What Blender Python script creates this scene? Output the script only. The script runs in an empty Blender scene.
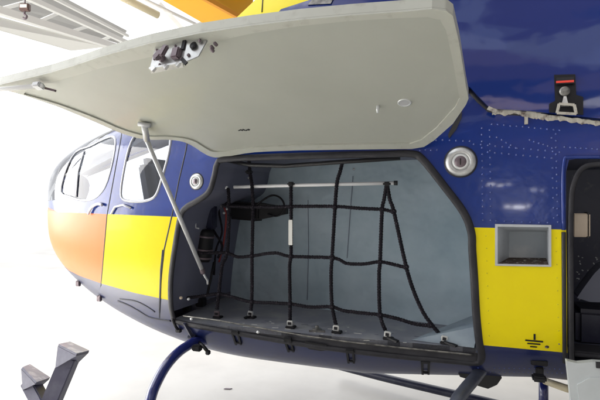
import bpy, bmesh, math, random
from mathutils import Vector, Matrix
from mathutils.bvhtree import BVHTree
from mathutils.geometry import delaunay_2d_cdt
random.seed(7)
PI = math.pi
scene = bpy.context.scene
COL = scene.collection

# ------------------------------------------------------------------ camera
CAM = Vector((0, 0, 1.5)); YAW = math.radians(20); F = 471.0
cd = bpy.data.cameras.new('camera'); cam = bpy.data.objects.new('camera', cd); COL.objects.link(cam)
cam.location = CAM; cam.rotation_euler = (PI/2, 0, YAW)
cd.sensor_width = 36; cd.lens = 36*F/600; cd.clip_end = 500; cd.clip_start = .02
scene.camera = cam
FWD = Vector((-math.sin(YAW), math.cos(YAW), 0)); RIGHT = Vector((math.cos(YAW), math.sin(YAW), 0)); UP = Vector((0, 0, 1))

# ------------------------------------------------------------------ world: bright hangar with daylight from the nose side
w = bpy.data.worlds.new('World'); scene.world = w; w.use_nodes = True
nt = w.node_tree; nt.nodes.clear()
def N(t, k, **kw):
    n = t.nodes.new(k)
    for a, b in kw.items(): setattr(n, a, b)
    return n
tc = N(nt, 'ShaderNodeTexCoord')
dot = N(nt, 'ShaderNodeVectorMath', operation='DOT_PRODUCT'); dot.inputs[1].default_value = Vector((-.93, .32, .18)).normalized()
nt.links.new(tc.outputs['Generated'], dot.inputs[0])
rmp = N(nt, 'ShaderNodeValToRGB'); nt.links.new(dot.outputs['Value'], rmp.inputs[0])
e = rmp.color_ramp.elements
rmp.color_ramp.interpolation = 'EASE'
e[0].position = 0.0; e[0].color = (.42, .41, .41, 1)
e[1].position = .55; e[1].color = (1, 1, 1, 1)
e2 = rmp.color_ramp.elements.new(.25); e2.color = (.62, .63, .66, 1)
# made-up bright and dim cells, put into the world for the reflections
sep = N(nt, 'ShaderNodeSeparateXYZ'); nt.links.new(tc.outputs['Generated'], sep.inputs[0])
mp = N(nt, 'ShaderNodeMapping'); mp.inputs['Location'].default_value = (1.9, 0, 0); mp.inputs['Scale'].default_value = (1.3, .7, 2.6); mp.inputs['Rotation'].default_value = (.2, .5, .4)
nt.links.new(tc.outputs['Generated'], mp.inputs[0])
vor = N(nt, 'ShaderNodeTexVoronoi', distance='CHEBYCHEV'); vor.inputs['Scale'].default_value = 4.2; nt.links.new(mp.outputs[0], vor.inputs['Vector'])
vr = N(nt, 'ShaderNodeSeparateColor'); nt.links.new(vor.outputs['Color'], vr.inputs[0])
pw = N(nt, 'ShaderNodeMath', operation='POWER'); pw.inputs[1].default_value = 3.2; nt.links.new(vr.outputs[0], pw.inputs[0])
ma = N(nt, 'ShaderNodeMath', operation='MULTIPLY_ADD'); ma.inputs[1].default_value = 3.2; ma.inputs[2].default_value = .35
nt.links.new(pw.outputs[0], ma.inputs[0])
mul = N(nt, 'ShaderNodeVectorMath', operation='SCALE'); nt.links.new(rmp.outputs[0], mul.inputs[0]); nt.links.new(ma.outputs[0], mul.inputs['Scale'])
# bright side is plain white daylight, the dim side carries the made-up cells
mx = N(nt, 'ShaderNodeMix', data_type='RGBA')
st = N(nt, 'ShaderNodeMapRange'); st.inputs['From Min'].default_value = .15; st.inputs['From Max'].default_value = .5
nt.links.new(dot.outputs['Value'], st.inputs[0]); nt.links.new(st.outputs[0], mx.inputs['Factor'])
tint = N(nt, 'ShaderNodeValToRGB'); tint.color_ramp.interpolation = 'CONSTANT'; nt.links.new(vr.outputs[1], tint.inputs[0])
te = tint.color_ramp.elements; te[0].color = (1.25, .98, .82, 1); te[1].position = .4; te[1].color = (.9, .98, 1.12, 1); t3 = te.new(.75); t3.color = (1.0, 1.05, 1.0, 1)
tm = N(nt, 'ShaderNodeVectorMath', operation='MULTIPLY'); nt.links.new(mul.outputs[0], tm.inputs[0]); nt.links.new(tint.outputs[0], tm.inputs[1])
nt.links.new(tm.outputs[0], mx.inputs[6]); mx.inputs[7].default_value = (1.65, 1.68, 1.75, 1)
bg = N(nt, 'ShaderNodeBackground'); bg.inputs['Strength'].default_value = .95; nt.links.new(mx.outputs[2], bg.inputs[0])
wo = N(nt, 'ShaderNodeOutputWorld'); nt.links.new(bg.outputs[0], wo.inputs[0])

def area(name, loc, target, sx, sy, energy, col=(1, 1, 1)):
    l = bpy.data.lights.new(name, 'AREA'); l.shape = 'RECTANGLE'; l.size = sx; l.size_y = sy; l.energy = energy; l.color = col
    o = bpy.data.objects.new(name, l); COL.objects.link(o); o.location = loc
    o.rotation_euler = (Vector(target)-Vector(loc)).to_track_quat('-Z', 'Y').to_euler(); return o
area('hangar_door_light', (-8.5, 1.2, 3.0), (-2, 2.2, .8), 6, 4.5, 620, (1, .98, .97))
rl = area('overhead_fill', (2.6, -3.6, 5.2), (0, 2, 1.3), 2.6, 1.0, 20, (1, .97, .92)); rl.rotation_euler.rotate_axis('Z', .7)  # unseen fill lamp added overhead, turned to slant its reflection on the cowling
rl = area('overhead_fill', (-1.5, -3.0, 6.5), (0, 2, 1.3), 3.2, .9, 26, (.92, .97, 1)); rl.rotation_euler.rotate_axis('Z', -.5)  # second unseen lamp, added for a pale reflection at the cowling's top left
area('floor_fill_light', (-38, 30, 32), (-38, 30.1, 0), 64, 70, 23000)  # large lamp added overhead to whiten the far-left floor
for tx, tz, tw, te_ in ((.36, 1.86, .13, 1.6), (.53, 1.83, .09, 1.0), (.68, 1.85, .07, .5), (1.12, 1.72, .09, .7), (1.26, 1.70, .05, .3), (.66, 1.37, .10, 1.4), (.86, 1.36, .22, 4), (1.03, 1.39, .06, .6)):
    area('streak_light', (tx, -6.0, tz), (.2, 2, 1.5), tw, .055, te_*.6)  # small unseen lamps added to leave broken streaks on the side panel
pl_ = area('floor_bounce_light', (-6.2, -.6, 6), (-4.6, .3, 0), 1.6, 1.6, 650, (1, .99, .97)); pl_.data.spread = math.radians(38)  # unseen lamp added to brighten the floor, which bounces onto the hatch underside
scene.view_settings.view_transform = 'Standard'; scene.view_settings.look = 'None'
scene.view_settings.exposure = 0; scene.view_settings.gamma = 1

# ------------------------------------------------------------------ materials
MATS = {}
def mat(name, col, rough=.5, metal=0, coat=0, spec=.5, noise=None, bump=0, bscale=60, trans=0, bdist=.002, coatr=.05):
    m = bpy.data.materials.new(name); m.use_nodes = True; t = m.node_tree
    b = t.nodes['Principled BSDF']
    b.inputs['Base Color'].default_value = (*col, 1); b.inputs['Roughness'].default_value = rough; b.inputs['Metallic'].default_value = metal
    b.inputs['Coat Weight'].default_value = coat; b.inputs['Coat Roughness'].default_value = coatr
    b.inputs['Specular IOR Level'].default_value = spec; b.inputs['Transmission Weight'].default_value = trans
    g = N(t, 'ShaderNodeTexCoord')
    if noise:                       # (second colour, scale, low, high)
        c2, sc, lo, hi = noise[:4]
        n = N(t, 'ShaderNodeTexNoise'); n.inputs['Scale'].default_value = sc; n.inputs['Detail'].default_value = 6; n.inputs['Roughness'].default_value = .6
        t.links.new(g.outputs['Object'], n.inputs['Vector'])
        r = N(t, 'ShaderNodeMapRange'); r.inputs['From Min'].default_value = lo; r.inputs['From Max'].default_value = hi
        t.links.new(n.outputs['Fac'], r.inputs[0])
        x = N(t, 'ShaderNodeMix', data_type='RGBA'); x.inputs[6].default_value = (*col, 1); x.inputs[7].default_value = (*c2, 1)
        t.links.new(r.outputs[0], x.inputs['Factor']); t.links.new(x.outputs[2], b.inputs['Base Color'])
        r2 = N(t, 'ShaderNodeMapRange'); r2.inputs['To Min'].default_value = max(rough-.05, .02); r2.inputs['To Max'].default_value = rough+.12
        t.links.new(n.outputs['Fac'], r2.inputs[0]); t.links.new(r2.outputs[0], b.inputs['Roughness'])
    if bump:
        n2 = N(t, 'ShaderNodeTexNoise'); n2.inputs['Scale'].default_value = bscale; n2.inputs['Detail'].default_value = 3
        t.links.new(g.outputs['Object'], n2.inputs['Vector'])
        bp = N(t, 'ShaderNodeBump'); bp.inputs['Strength'].default_value = bump; bp.inputs['Distance'].default_value = bdist
        t.links.new(n2.outputs['Fac'], bp.inputs['Height']); t.links.new(bp.outputs[0], b.inputs['Normal'])
    MATS[name] = m; return m
mat('blue', (.006, .023, .150), .15, coat=.3, spec=.35, noise=((.008, .027, .18), 3, .3, .7), bump=.36, bscale=14, bdist=.006)
mat('blue_cowl', (.006, .023, .150), .07, coat=.6, spec=.4, bump=.3, bscale=2.6, bdist=.03)
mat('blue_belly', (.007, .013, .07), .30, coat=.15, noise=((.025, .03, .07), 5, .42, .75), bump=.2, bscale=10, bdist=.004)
mat('yellow', (.79, .662, .0005), .30, coat=.1, spec=.2, noise=((.76, .62, .001), 4, .35, .7), bump=.2, bscale=8, bdist=.005)
mat('orange', (.88, .21, .05), .35, spec=.3, bump=.2, bscale=8, bdist=.005)
mat('cream', (.385, .395, .35), .38, noise=((.35, .36, .315), 2.2, .35, .7), bump=.25, bscale=5, bdist=.004, coat=.15)
mat('cream_rim', (.43, .44, .39), .42, noise=((.33, .32, .28), 22, .55, .8), bump=.3, bscale=25)
mat('rubber', (.014, .014, .018), .5, spec=.3, noise=((.03, .03, .035), 9, .4, .7), bump=.3, bscale=40)
mat('rubber_black', (.012, .012, .014), .5)
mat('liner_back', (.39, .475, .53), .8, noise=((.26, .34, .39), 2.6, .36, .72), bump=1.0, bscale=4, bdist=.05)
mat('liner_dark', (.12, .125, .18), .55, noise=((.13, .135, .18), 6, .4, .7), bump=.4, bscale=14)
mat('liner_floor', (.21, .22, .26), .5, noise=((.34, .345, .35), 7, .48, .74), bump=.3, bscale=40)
mat('ledge', (.22, .27, .31), .6, noise=((.17, .21, .26), 8, .4, .7))
mat('navy_dark', (.065, .07, .105), .5, noise=((.12, .125, .15), 18, .6, .72))
mat('sill', (.22, .215, .20), .4, metal=.6, noise=((.07, .07, .07), 25, .45, .65))
mat('cord', (.008, .007, .011), .8, spec=.2, noise=((.10, .08, .10), 190, .58, .68), bump=1, bscale=300, bdist=.003)
mat('silver', (.60, .61, .60), .33, metal=.85, noise=((.36, .36, .36), 12, .45, .75))
mat('steel_light', (.66, .68, .68), .34, metal=.35)
mat('rod_white', (.85, .86, .86), .35)
mat('rod_grey', (.52, .53, .54), .34, metal=.25)
mat('dark_metal', (.14, .11, .125), .4, metal=.4)
mat('black', (.008, .008, .010), .55, spec=.3)
mat('tag_white', (.72, .72, .68), .6)
mat('red', (.75, .05, .03), .4)
mat('dark_red', (.20, .02, .02), .6)
mat('beige', (.50, .42, .33), .6, noise=((.42, .35, .27), 10, .4, .7))
mat('chipped', (.46, .44, .38), .45, metal=.2, noise=((.13, .10, .085), 34, .50, .66), bump=.8, bscale=60)
mat('grey_vent', (.50, .53, .56), .35, metal=.25, noise=((.36, .38, .40), 6, .4, .7))
mat('vent_back', (.33, .37, .40), .5, noise=((.42, .45, .46), 7, .5, .62))
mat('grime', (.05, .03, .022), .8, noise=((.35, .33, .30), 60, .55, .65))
mat('skid', (.013, .020, .13), .16, coat=.6)
mat('skid_dark', (.012, .014, .035), .35, noise=((.03, .035, .055), 9, .5, .7))
mat('step_grey', (.09, .10, .13), .35, metal=.3, noise=((.04, .045, .07), 9, .4, .7))
mat('floor', (.59, .575, .53), .38, noise=((.47, .455, .42), .9, .38, .68), bump=.2, bscale=2)
mat('stand_paint', (.10, .10, .15), .42, noise=((.17, .17, .22), 12, .5, .75))
mat('stand_pad', (.40, .40, .47), .5, noise=((.62, .62, .66), 26, .5, .62))
mat('truss_white', (.93, .93, .89), .5)
mat('roof_sheet', (.62, .62, .60), .6)
mat('crane_orange', (.80, .42, .012), .45)
mat('crane_orange_deep', (.72, .28, .006), .45)
mat('pipe_cream', (.70, .62, .42), .5)
mat('scale_brown', (.12, .07, .06), .5)
mat('panel_grey', (.47, .50, .50), .45, noise=((.40, .43, .43), 5, .4, .7), bump=.3, bscale=9)
mat('seat_grey', (.13, .14, .18), .8)
mat('cabin_trim', (.72, .73, .78), .7)
mat('rivet', (.02, .045, .22), .2, coat=.6)
mat('rivet_yellow', (.55, .48, .0), .3)
mat('seam', (.008, .009, .02), .6)
mat('handle', (.55, .56, .62), .3, metal=.2)
mat('trim_window', (.34, .35, .38), .35, metal=.3)
gl = bpy.data.materials.new('glass'); gl.use_nodes = True; t = gl.node_tree
t.nodes.clear(); o_ = N(t, 'ShaderNodeOutputMaterial'); g1 = N(t, 'ShaderNodeBsdfGlossy'); g1.inputs['Roughness'].default_value = .03
g2 = N(t, 'ShaderNodeBsdfTransparent'); g2.inputs[0].default_value = (.86, .90, .94, 1)
lw = N(t, 'ShaderNodeFresnel'); lw.inputs[0].default_value = 1.55
mxs = N(t, 'ShaderNodeMixShader'); t.links.new(lw.outputs[0], mxs.inputs[0]); t.links.new(g2.outputs[0], mxs.inputs[1]); t.links.new(g1.outputs[0], mxs.inputs[2])
t.links.new(mxs.outputs[0], o_.inputs[0]); MATS['glass'] = gl

# ------------------------------------------------------------------ mesh helpers
WLOC = {}
def smooth_path(pts, n=6, closed=False):
    out = []; m = len(pts); rng = m if closed else m-1
    for i in range(rng):
        p0 = pts[(i-1) % m] if (closed or i > 0) else pts[i]
        p1 = pts[i]; p2 = pts[(i+1) % m]
        p3 = pts[(i+2) % m] if (closed or i+2 < m) else pts[(i+1) % m]
        for k in range(n):
            s = k/n
            out.append(tuple(.5*((2*b)+(-a+c)*s+(2*a-5*b+4*c-d)*s*s+(-a+3*b-3*c+d)*s**3) for a, b, c, d in zip(p0, p1, p2, p3)))
    if not closed: out.append(tuple(pts[-1]))
    return out
class MB:
    def __init__(s): s.v = []; s.f = []; s.m = []; s.s = []; s.mats = []; s.n = {}
    def mi(s, m):
        if m not in s.mats: s.mats.append(m)
        return s.mats.index(m)
    def add(s, vs, fs, m, smooth=False):
        o = len(s.v); k = s.mi(m); s.v += [Vector(p) for p in vs]
        for f in fs: s.f.append([o+i for i in f]); s.m.append(k); s.s.append(smooth)
    def box(s, c, size, m, R=None, bev=0):
        bm = bmesh.new(); bmesh.ops.create_cube(bm, size=1)
        for v in bm.verts: v.co = Vector((v.co.x*size[0], v.co.y*size[1], v.co.z*size[2]))
        if bev: bmesh.ops.bevel(bm, geom=list(bm.edges), offset=bev, segments=2, affect='EDGES')
        R = R or Matrix.Identity(3); bm.verts.index_update()
        s.add([Vector(c)+R @ v.co for v in bm.verts], [[v.index for v in f.verts] for f in bm.faces], m); bm.free()
    def beam(s, a, b, wd, ht, m, up=UP, bev=0):
        a = Vector(a); b = Vector(b); x = (b-a); L = x.length; x.normalize(); y = Vector(up).cross(x).normalized(); z = x.cross(y)
        s.box((a+b)/2, (L, wd, ht), m, Matrix((x, y, z)).transposed(), bev)
    def tube(s, path, r, m, seg=10, closed=False, caps=True, rf=None, flat=None, up=None):
        path = [Vector(p) for p in path]; n = len(path); rings = []; prev = None
        for i, p in enumerate(path):
            a = path[(i-1) % n] if (closed or i > 0) else p; b = path[(i+1) % n] if (closed or i < n-1) else p
            tg = (b-a).normalized()
            if up is not None: nn = (up[i] if isinstance(up, list) else Vector(up)); nn = (nn-tg*nn.dot(tg)).normalized()
            elif prev is None: nn = tg.orthogonal().normalized()
            else: nn = (prev-tg*prev.dot(tg)).normalized()
            prev = nn; bb = tg.cross(nn); rr = r*(rf(i) if rf else 1); r2 = rr*(flat or 1)
            rings.append([p+bb*math.cos(2*PI*k/seg)*rr+nn*math.sin(2*PI*k/seg)*r2 for k in range(seg)])
        vs = [q for rg in rings for q in rg]; fs = []
        for i in range(n if closed else n-1):
            j = (i+1) % n
            for k in range(seg): fs.append([i*seg+k, i*seg+(k+1) % seg, j*seg+(k+1) % seg, j*seg+k])
        if caps and not closed: fs += [list(range(seg))[::-1], [(n-1)*seg+k for k in range(seg)]]
        s.add(vs, fs, m, True)
    def prism(s, poly, off, m, mside=None, mtop=None):
        n = len(poly); off = Vector(off); p = [Vector(q) for q in poly]; q = [a+off for a in p]
        s.add(p, [list(range(n))], m); s.add(q, [list(range(n))[::-1]], mtop or m)
        s.add(p+q, [[i, (i+1) % n, n+(i+1) % n, n+i] for i in range(n)], mside or m)
    def lathe(s, c, axis, prof, m, seg=28):    # prof: (radius, height along axis)
        axis = Vector(axis).normalized(); a = axis.orthogonal().normalized(); b = axis.cross(a); vs = []; fs = []
        for r, h in prof: vs += [Vector(c)+axis*h+(a*math.cos(2*PI*k/seg)+b*math.sin(2*PI*k/seg))*r for k in range(seg)]
        for i in range(len(prof)-1):
            for k in range(seg): fs.append([i*seg+k, i*seg+(k+1) % seg, (i+1)*seg+(k+1) % seg, (i+1)*seg+k])
        s.add(vs, fs, m, True)
        if prof[-1][0] > 1e-4: s.add(vs[-seg:], [list(range(seg))], m)
    def build(s, name, parent=None, bevel=0, normals=None):
        me = bpy.data.meshes.new(name); c = sum(s.v, Vector())/len(s.v)
        if parent is None: c = Vector((c.x, c.y, min(v.z for v in s.v)))
        me.from_pydata([v-c for v in s.v], [], s.f); 
        for m in s.mats: me.materials.append(MATS[m])
        me.polygons.foreach_set('material_index', s.m); me.polygons.foreach_set('use_smooth', s.s)
        if normals is None:
            bm = bmesh.new(); bm.from_mesh(me); bmesh.ops.recalc_face_normals(bm, faces=bm.faces); bm.to_mesh(me); bm.free()
        else: me.normals_split_custom_set_from_vertices(normals)
        o = bpy.data.objects.new(name, me); COL.objects.link(o)
        if parent: o.parent = parent; o.location = c-WLOC[parent.name]
        else: o.location = c
        WLOC[o.name] = c.copy()
        if bevel:
            b = o.modifiers.new('bevel', 'BEVEL'); b.width = bevel; b.segments = 2; b.limit_method = 'ANGLE'
        return o
def tag(o, label=None, cat=None, group=None, kind=None):
    for k, v in (('label', label), ('category', cat), ('group', group), ('kind', kind)):
        if v: o[k] = v
    return o
def empty(name, loc):
    o = bpy.data.objects.new(name, None); COL.objects.link(o); o.location = loc; o.empty_display_size = .1; WLOC[o.name] = Vector(loc); return o

# ------------------------------------------------------------------ where a sight line meets a real surface of the place
def ray(px, py): return FWD+RIGHT*((px-300)/F)+UP*((200-py)/F)
def at_y(px, py, y): d = ray(px, py); return CAM+d*((y-CAM.y)/d.y)
def at_z(px, py, z): d = ray(px, py); return CAM+d*((z-CAM.z)/d.z)
def at_d(px, py, dep): return CAM+ray(px, py)*dep

# fuselage surface: u runs along the body (metres), s is the angle round the section
D = 2.0; W = .95; X0 = -.9; LN = 2.15; NEXP = 3.6
def xu(u): return X0+u if u >= 0 else X0-LN*math.sin(min(-u/LN, PI/2))
def ux(x): return x-X0 if x >= X0 else -LN*math.asin(min((X0-x)/LN, 1))
def sect(x):
    t = max(0, min((X0-x)/LN, .9999)); ww = W*math.sqrt(1-t*t)
    if x > 1.3: ww *= 1-.35*((x-1.3)/1.3)**2
    q = max(0, -1.0-x); zb = .575+.11*q*q+.085*max(0, min(1, (x+.5)/.8))
    k = min(1, max(0, (x+1.35)/.35)); k = k*k*(3-2*k); zt = 2.14+.18*k-.06*q*q
    sc = (1-t*t)**.22
    zm = (zb+zt)/2; h = (zt-zb)/2*sc
    return D+W, ww, zm, h
def S(u, s):
    x = xu(u); yc, ww, zm, h = sect(x); c, n = math.cos(s), math.sin(s)
    r = (abs(c)**NEXP+abs(n)**NEXP)**(-1/NEXP)
    return Vector((x, yc-ww*r*c, zm+h*r*n))
def NRM(u, s):
    e = .004; a = S(u+e, s)-S(u-e, s); b = S(u, s+e)-S(u, s-e); n = a.cross(b)
    return n.normalized() if n.length > 0 else Vector((-1, 0, 0))
UMIN, UMAX = -LN*PI/2+.02, 3.4
gu = [UMIN+(UMAX-UMIN)*i/200 for i in range(201)]; gs = [-1.56+3.12*i/160 for i in range(161)]
vv = [S(a, b) for a in gu for b in gs]
BV = BVHTree.FromPolygons(vv, [[i*161+j, i*161+j+1, (i+1)*161+j+1, (i+1)*161+j] for i in range(200) for j in range(160)])
def par(p): yc, ww, zm, h = sect(p.x); return (ux(p.x), math.atan2((p.z-zm)/h, (yc-p.y)/ww))
def hp(px, py):                      # (u, s) on the fuselage
    hit = BV.ray_cast(CAM, ray(px, py).normalized())
    return par(hit[0]) if hit[0] is not None else None
def dens(pts, step=6, closed=False):
    out = []; m = len(pts)
    for i in range(m if closed else m-1):
        a, b = pts[i], pts[(i+1) % m]; k = max(1, int(math.hypot(b[0]-a[0], b[1]-a[1])/step))
        out += [(a[0]+(b[0]-a[0])*j/k, a[1]+(b[1]-a[1])*j/k) for j in range(k)]
    if not closed: out.append(pts[-1])
    return out
def hps(pts, closed=False, step=6): return [q for q in ((hp(*p)) for p in dens(pts, step, closed)) if q]
def sz(x, z):                        # angle for a given height at x, near side
    u = ux(x); lo, hi = -1.2, 1.2
    for _ in range(40):
        m = (lo+hi)/2
        if S(u, m).z < z: lo = m
        else: hi = m
    return (u, (lo+hi)/2)
def onh(q, off=0): return S(*q)+NRM(*q)*off
_hp = hp
def hp(px, py):                      # just outside the outline: the nearest surface above
    for k in range(14):
        q = _hp(px, py-k*.8)
        if q: return q
def HP(px, py, off=0): return onh(hp(px, py), off)
def pip(p, poly):
    x, y = p; c = False; j = len(poly)-1
    for i in range(len(poly)):
        a, b = poly[i], poly[j]
        if (a[1] > y) != (b[1] > y) and x < (b[0]-a[0])*(y-a[1])/(b[1]-a[1])+a[0]: c = not c
        j = i
    return c

# outlines
OPEN = smooth_path([(224, 156.5), (215, 163), (212, 175), (207, 190), (196, 198.5), (185, 205), (178.5, 215), (173, 245), (169, 275), (168.5, 300), (171, 316), (178, 324),
        (230, 334), (300, 346), (350, 353), (400, 358.5), (450, 363), (478, 365), (485, 358), (482.5, 340), (480, 315), (478, 280), (476, 250), (475, 232), (467, 211),
        (447, 184), (425, 157), (412, 150.5), (380, 151), (330, 152), (270, 154)], 4, True)
open_q = hps(OPEN, True, 8)
dw_px = [(600, 158), (580, 158), (569, 160), (566, 172), (566, 220), (567, 290), (567, 345), (568, 362), (600, 362.5)]
door_q = hps(dw_px[::-1], False, 6)
xr = 1.15; pa = at_y(600, 158, D); pb = at_y(600, 362, D)
door_q = door_q+[sz(xr-.08, pa.z+.0), sz(xr, pa.z-.08), sz(xr, pb.z+.1), sz(xr-.06, pb.z)]
vent_px = [(496, 225), (549, 225.5), (549, 265.5), (496, 265)]
vent_q = hps(vent_px, True, 8)
win_px = smooth_path([(129, 148), (136, 134), (148, 124), (164, 122), (171, 130), (169, 152), (162, 178), (156, 195), (147, 200.5), (132, 201.5), (122.5, 199), (121, 190), (124, 170)], 3, True)
win_q = hps(win_px, True, 5)
cw_px = smooth_path([(70, 197), (61, 192), (66, 170), (76, 152), (90, 146), (104, 139), (114, 137), (115, 150), (108, 180), (100, 194), (90, 200), (80, 200)], 3, True)
cw_q = hps(cw_px, True, 5)
sA = hps([(124, 120), (121, 138), (107, 215), (104, 250), (101, 285), (99, 296)])
sB = hps([(189, 128), (186, 150), (179, 180), (172, 215), (164, 250), (160, 290), (159.5, 318)])
sC = hps([(90, 122), (76, 150), (60, 204), (63, 240), (70, 272)])
top_q = hps([(58, 212), (105, 214), (182, 217), (300, 221), (400, 225), (476, 227.5), (562, 229.5), (600, 231)], False, 12)
bot_q = hps([(64, 269), (80, 276), (103, 284), (135, 293), (168, 300), (240, 312), (330, 326), (400, 336), (481, 345), (563, 352.5), (600, 356)], False, 12)
top_q = [(UMIN-.1, top_q[0][1])]+top_q+[(UMAX+.1, top_q[-1][1])]
bot_q = [(UMIN-.1, bot_q[0][1]+.05)]+bot_q+[(UMAX+.1, bot_q[-1][1])]
def interp(q, u):
    for a, b in zip(q, q[1:]):
        if a[0] <= u <= b[0] and b[0] > a[0]: return a[1]+(b[1]-a[1])*(u-a[0])/(b[0]-a[0])
    return q[0][1] if u < q[0][0] else q[-1][1]
def seam_u(q, s):
    r = sorted((b, a) for a, b in q)
    if s <= r[0][0]: return r[0][1]
    for a, b in zip(r, r[1:]):
        if a[0] <= s <= b[0] and b[0] > a[0]: return a[1]+(b[1]-a[1])*(s-a[0])/(b[0]-a[0])
    return r[-1][1]
# constrained triangulation of the near side
pts = []; eds = []
ws_poly = [(ux(-2.5), .18), (ux(-2.42), .42), (ux(-2.02), .80), (ux(-1.98), 1.35), (ux(-2.98), 1.35), (ux(-3.03), .10)]
def addpoly(q, closed=True):
    o = len(pts); pts.extend(Vector(p) for p in q); n = len(q)
    for i in range(n if closed else n-1): eds.append((o+i, o+(i+1) % n))
def inr(p): return UMIN <= p[0] <= UMAX and -1.56 <= p[1] <= 1.56
def clampq(q): return [(min(max(a, UMIN), UMAX), b) for a, b in q]
for q in (open_q, door_q, vent_q, win_q, cw_q, ws_poly): addpoly(q)
for q in (sA, sB, sC): addpoly(q, False)
addpoly(clampq(top_q), False); addpoly(clampq(bot_q), False)
NU, NS = 150, 84
for i in range(NU+1):
    for j in range(NS+1): pts.append(Vector((UMIN+(UMAX-UMIN)*i/NU, -PI/2+PI*j/NS)))
rv, re_, rf, *_ = delaunay_2d_cdt(pts, eds, [], 0, 1e-5)
reg = {}
def color_of(c):
    st_, sb = interp(top_q, c[0]), interp(bot_q, c[0])
    if c[1] > st_: return 'blue'
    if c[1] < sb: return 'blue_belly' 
    return 'orange' if c[0] < seam_u(sA, c[1]) else 'yellow'
zlim = math.radians(50)
for f in rf:
    c = sum((rv[i] for i in f), Vector((0, 0)))/3
    m = color_of(c); key = 'fuselage'
    if pip(c, open_q) or pip(c, door_q) or pip(c, vent_q): continue
    if pip(c, win_q): key = 'cabin_window'; m = 'glass'
    elif pip(c, cw_q): key = 'cockpit_window'; m = 'glass'
    elif pip(c, ws_poly) and c[0] < seam_u(sC, c[1]) or (pip(c, ws_poly) and c[1] > .66): key = 'windscreen'; m = 'glass'
    elif -.78 < c[1] < 1.0:
        a = seam_u(sA, c[1])
        if a <= c[0] < seam_u(sB, c[1]): key = 'cabin_door'
        elif seam_u(sC, c[1]) <= c[0] < a: key = 'cockpit_door'
    reg.setdefault(key, []).append((list(f), m))
hel = empty('helicopter', (-.2, D+W, 0))
tag(hel, 'blue, yellow and orange helicopter with its baggage hatch propped open', 'helicopter')
def surf(name, faces, parent, shift=0, far=False):
    idx = {}; b = MB(); nr = []
    for f, m in faces:
        g = []
        for i in f:
            if i not in idx:
                idx[i] = len(b.v); q = rv[i]; p = S(q[0], q[1]); n = NRM(q[0], q[1]); b.v.append(p+n*shift); nr.append(n)
            g.append(idx[i])
        if (b.v[g[1]]-b.v[g[0]]).cross(b.v[g[2]]-b.v[g[0]]).dot(nr[g[0]]) < 0: g = g[::-1]
        b.f.append(g); b.m.append(b.mi(m)); b.s.append(True)
    if far:
        idx2 = {}
        for f in rf:
            c = sum((rv[i] for i in f), Vector((0, 0)))/3
            if pip(c, win_q) or pip(c, cw_q) or pip(c, ws_poly): continue
            g = []
            for i in f:
                if i not in idx2:
                    idx2[i] = len(b.v); q = rv[i]; p = S(q[0], q[1]); n = NRM(q[0], q[1])
                    b.v.append(Vector((p.x, 2*(D+W)-p.y, p.z))); nr.append(Vector((n.x, -n.y, n.z)))
                g.append(idx2[i])
            if (b.v[g[1]]-b.v[g[0]]).cross(b.v[g[2]]-b.v[g[0]]).dot(nr[g[0]]) < 0: g = g[::-1]
            b.f.append(g); b.m.append(b.mi(color_of(c))); b.s.append(True)
    return b.build(name, parent, normals=nr)
surf('fuselage', reg['fuselage'], hel, far=True)
cdoor = surf('cabin_door', reg['cabin_door'], hel)
kdoor = surf('cockpit_door', reg['cockpit_door'], hel); kdoor['label'] = 'orange lower cockpit door with chrome handle'
surf('window_pane', reg['cabin_window'], cdoor, -.004); surf('window_pane', reg['cockpit_window'], kdoor, -.004)
def strip(b, q, r, m, flat=1, off=0, closed=False, seg=10, up=True):
    b.tube([onh(a, off) for a in q], r, m, seg, closed, flat=flat, up=[NRM(*a) for a in q])
surf('windscreen', reg['windscreen'], hel)
b = MB(); strip(b, win_q, .008, 'trim_window', .6, .0, True); b.build('window_frame', cdoor)
b = MB(); strip(b, cw_q, .007, 'trim_window', .6, .0, True); b.build('window_frame', kdoor)
b = MB(); strip(b, hps([(84, 151), (78, 172), (76, 197)]), .006, 'trim_window', .6, 0); b.build('window_divider', kdoor)
b = MB(); strip(b, sA, .0045, 'seam', .4); b.build('door_seam', cdoor)
b = MB(); strip(b, sB, .0045, 'seam', .4); b.build('door_seam', cdoor)
b = MB(); strip(b, hps([(163, 250), (161, 270), (160, 300), (159.5, 312)]), .006, 'seam', .4, .001); b.build('panel_gap', cdoor)
b = MB(); strip(b, [q for q in hps(smooth_path([(90, 214), (93, 208), (99, 204), (104, 205)], 4))], .0085, 'handle', .8, .012); b.build('door_handle', kdoor)
b = MB(); strip(b, hps([(112, 214), (116, 207), (124, 205), (132, 208)]), .006, 'handle', .8, .008); b.build('door_handle', cdoor)
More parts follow.
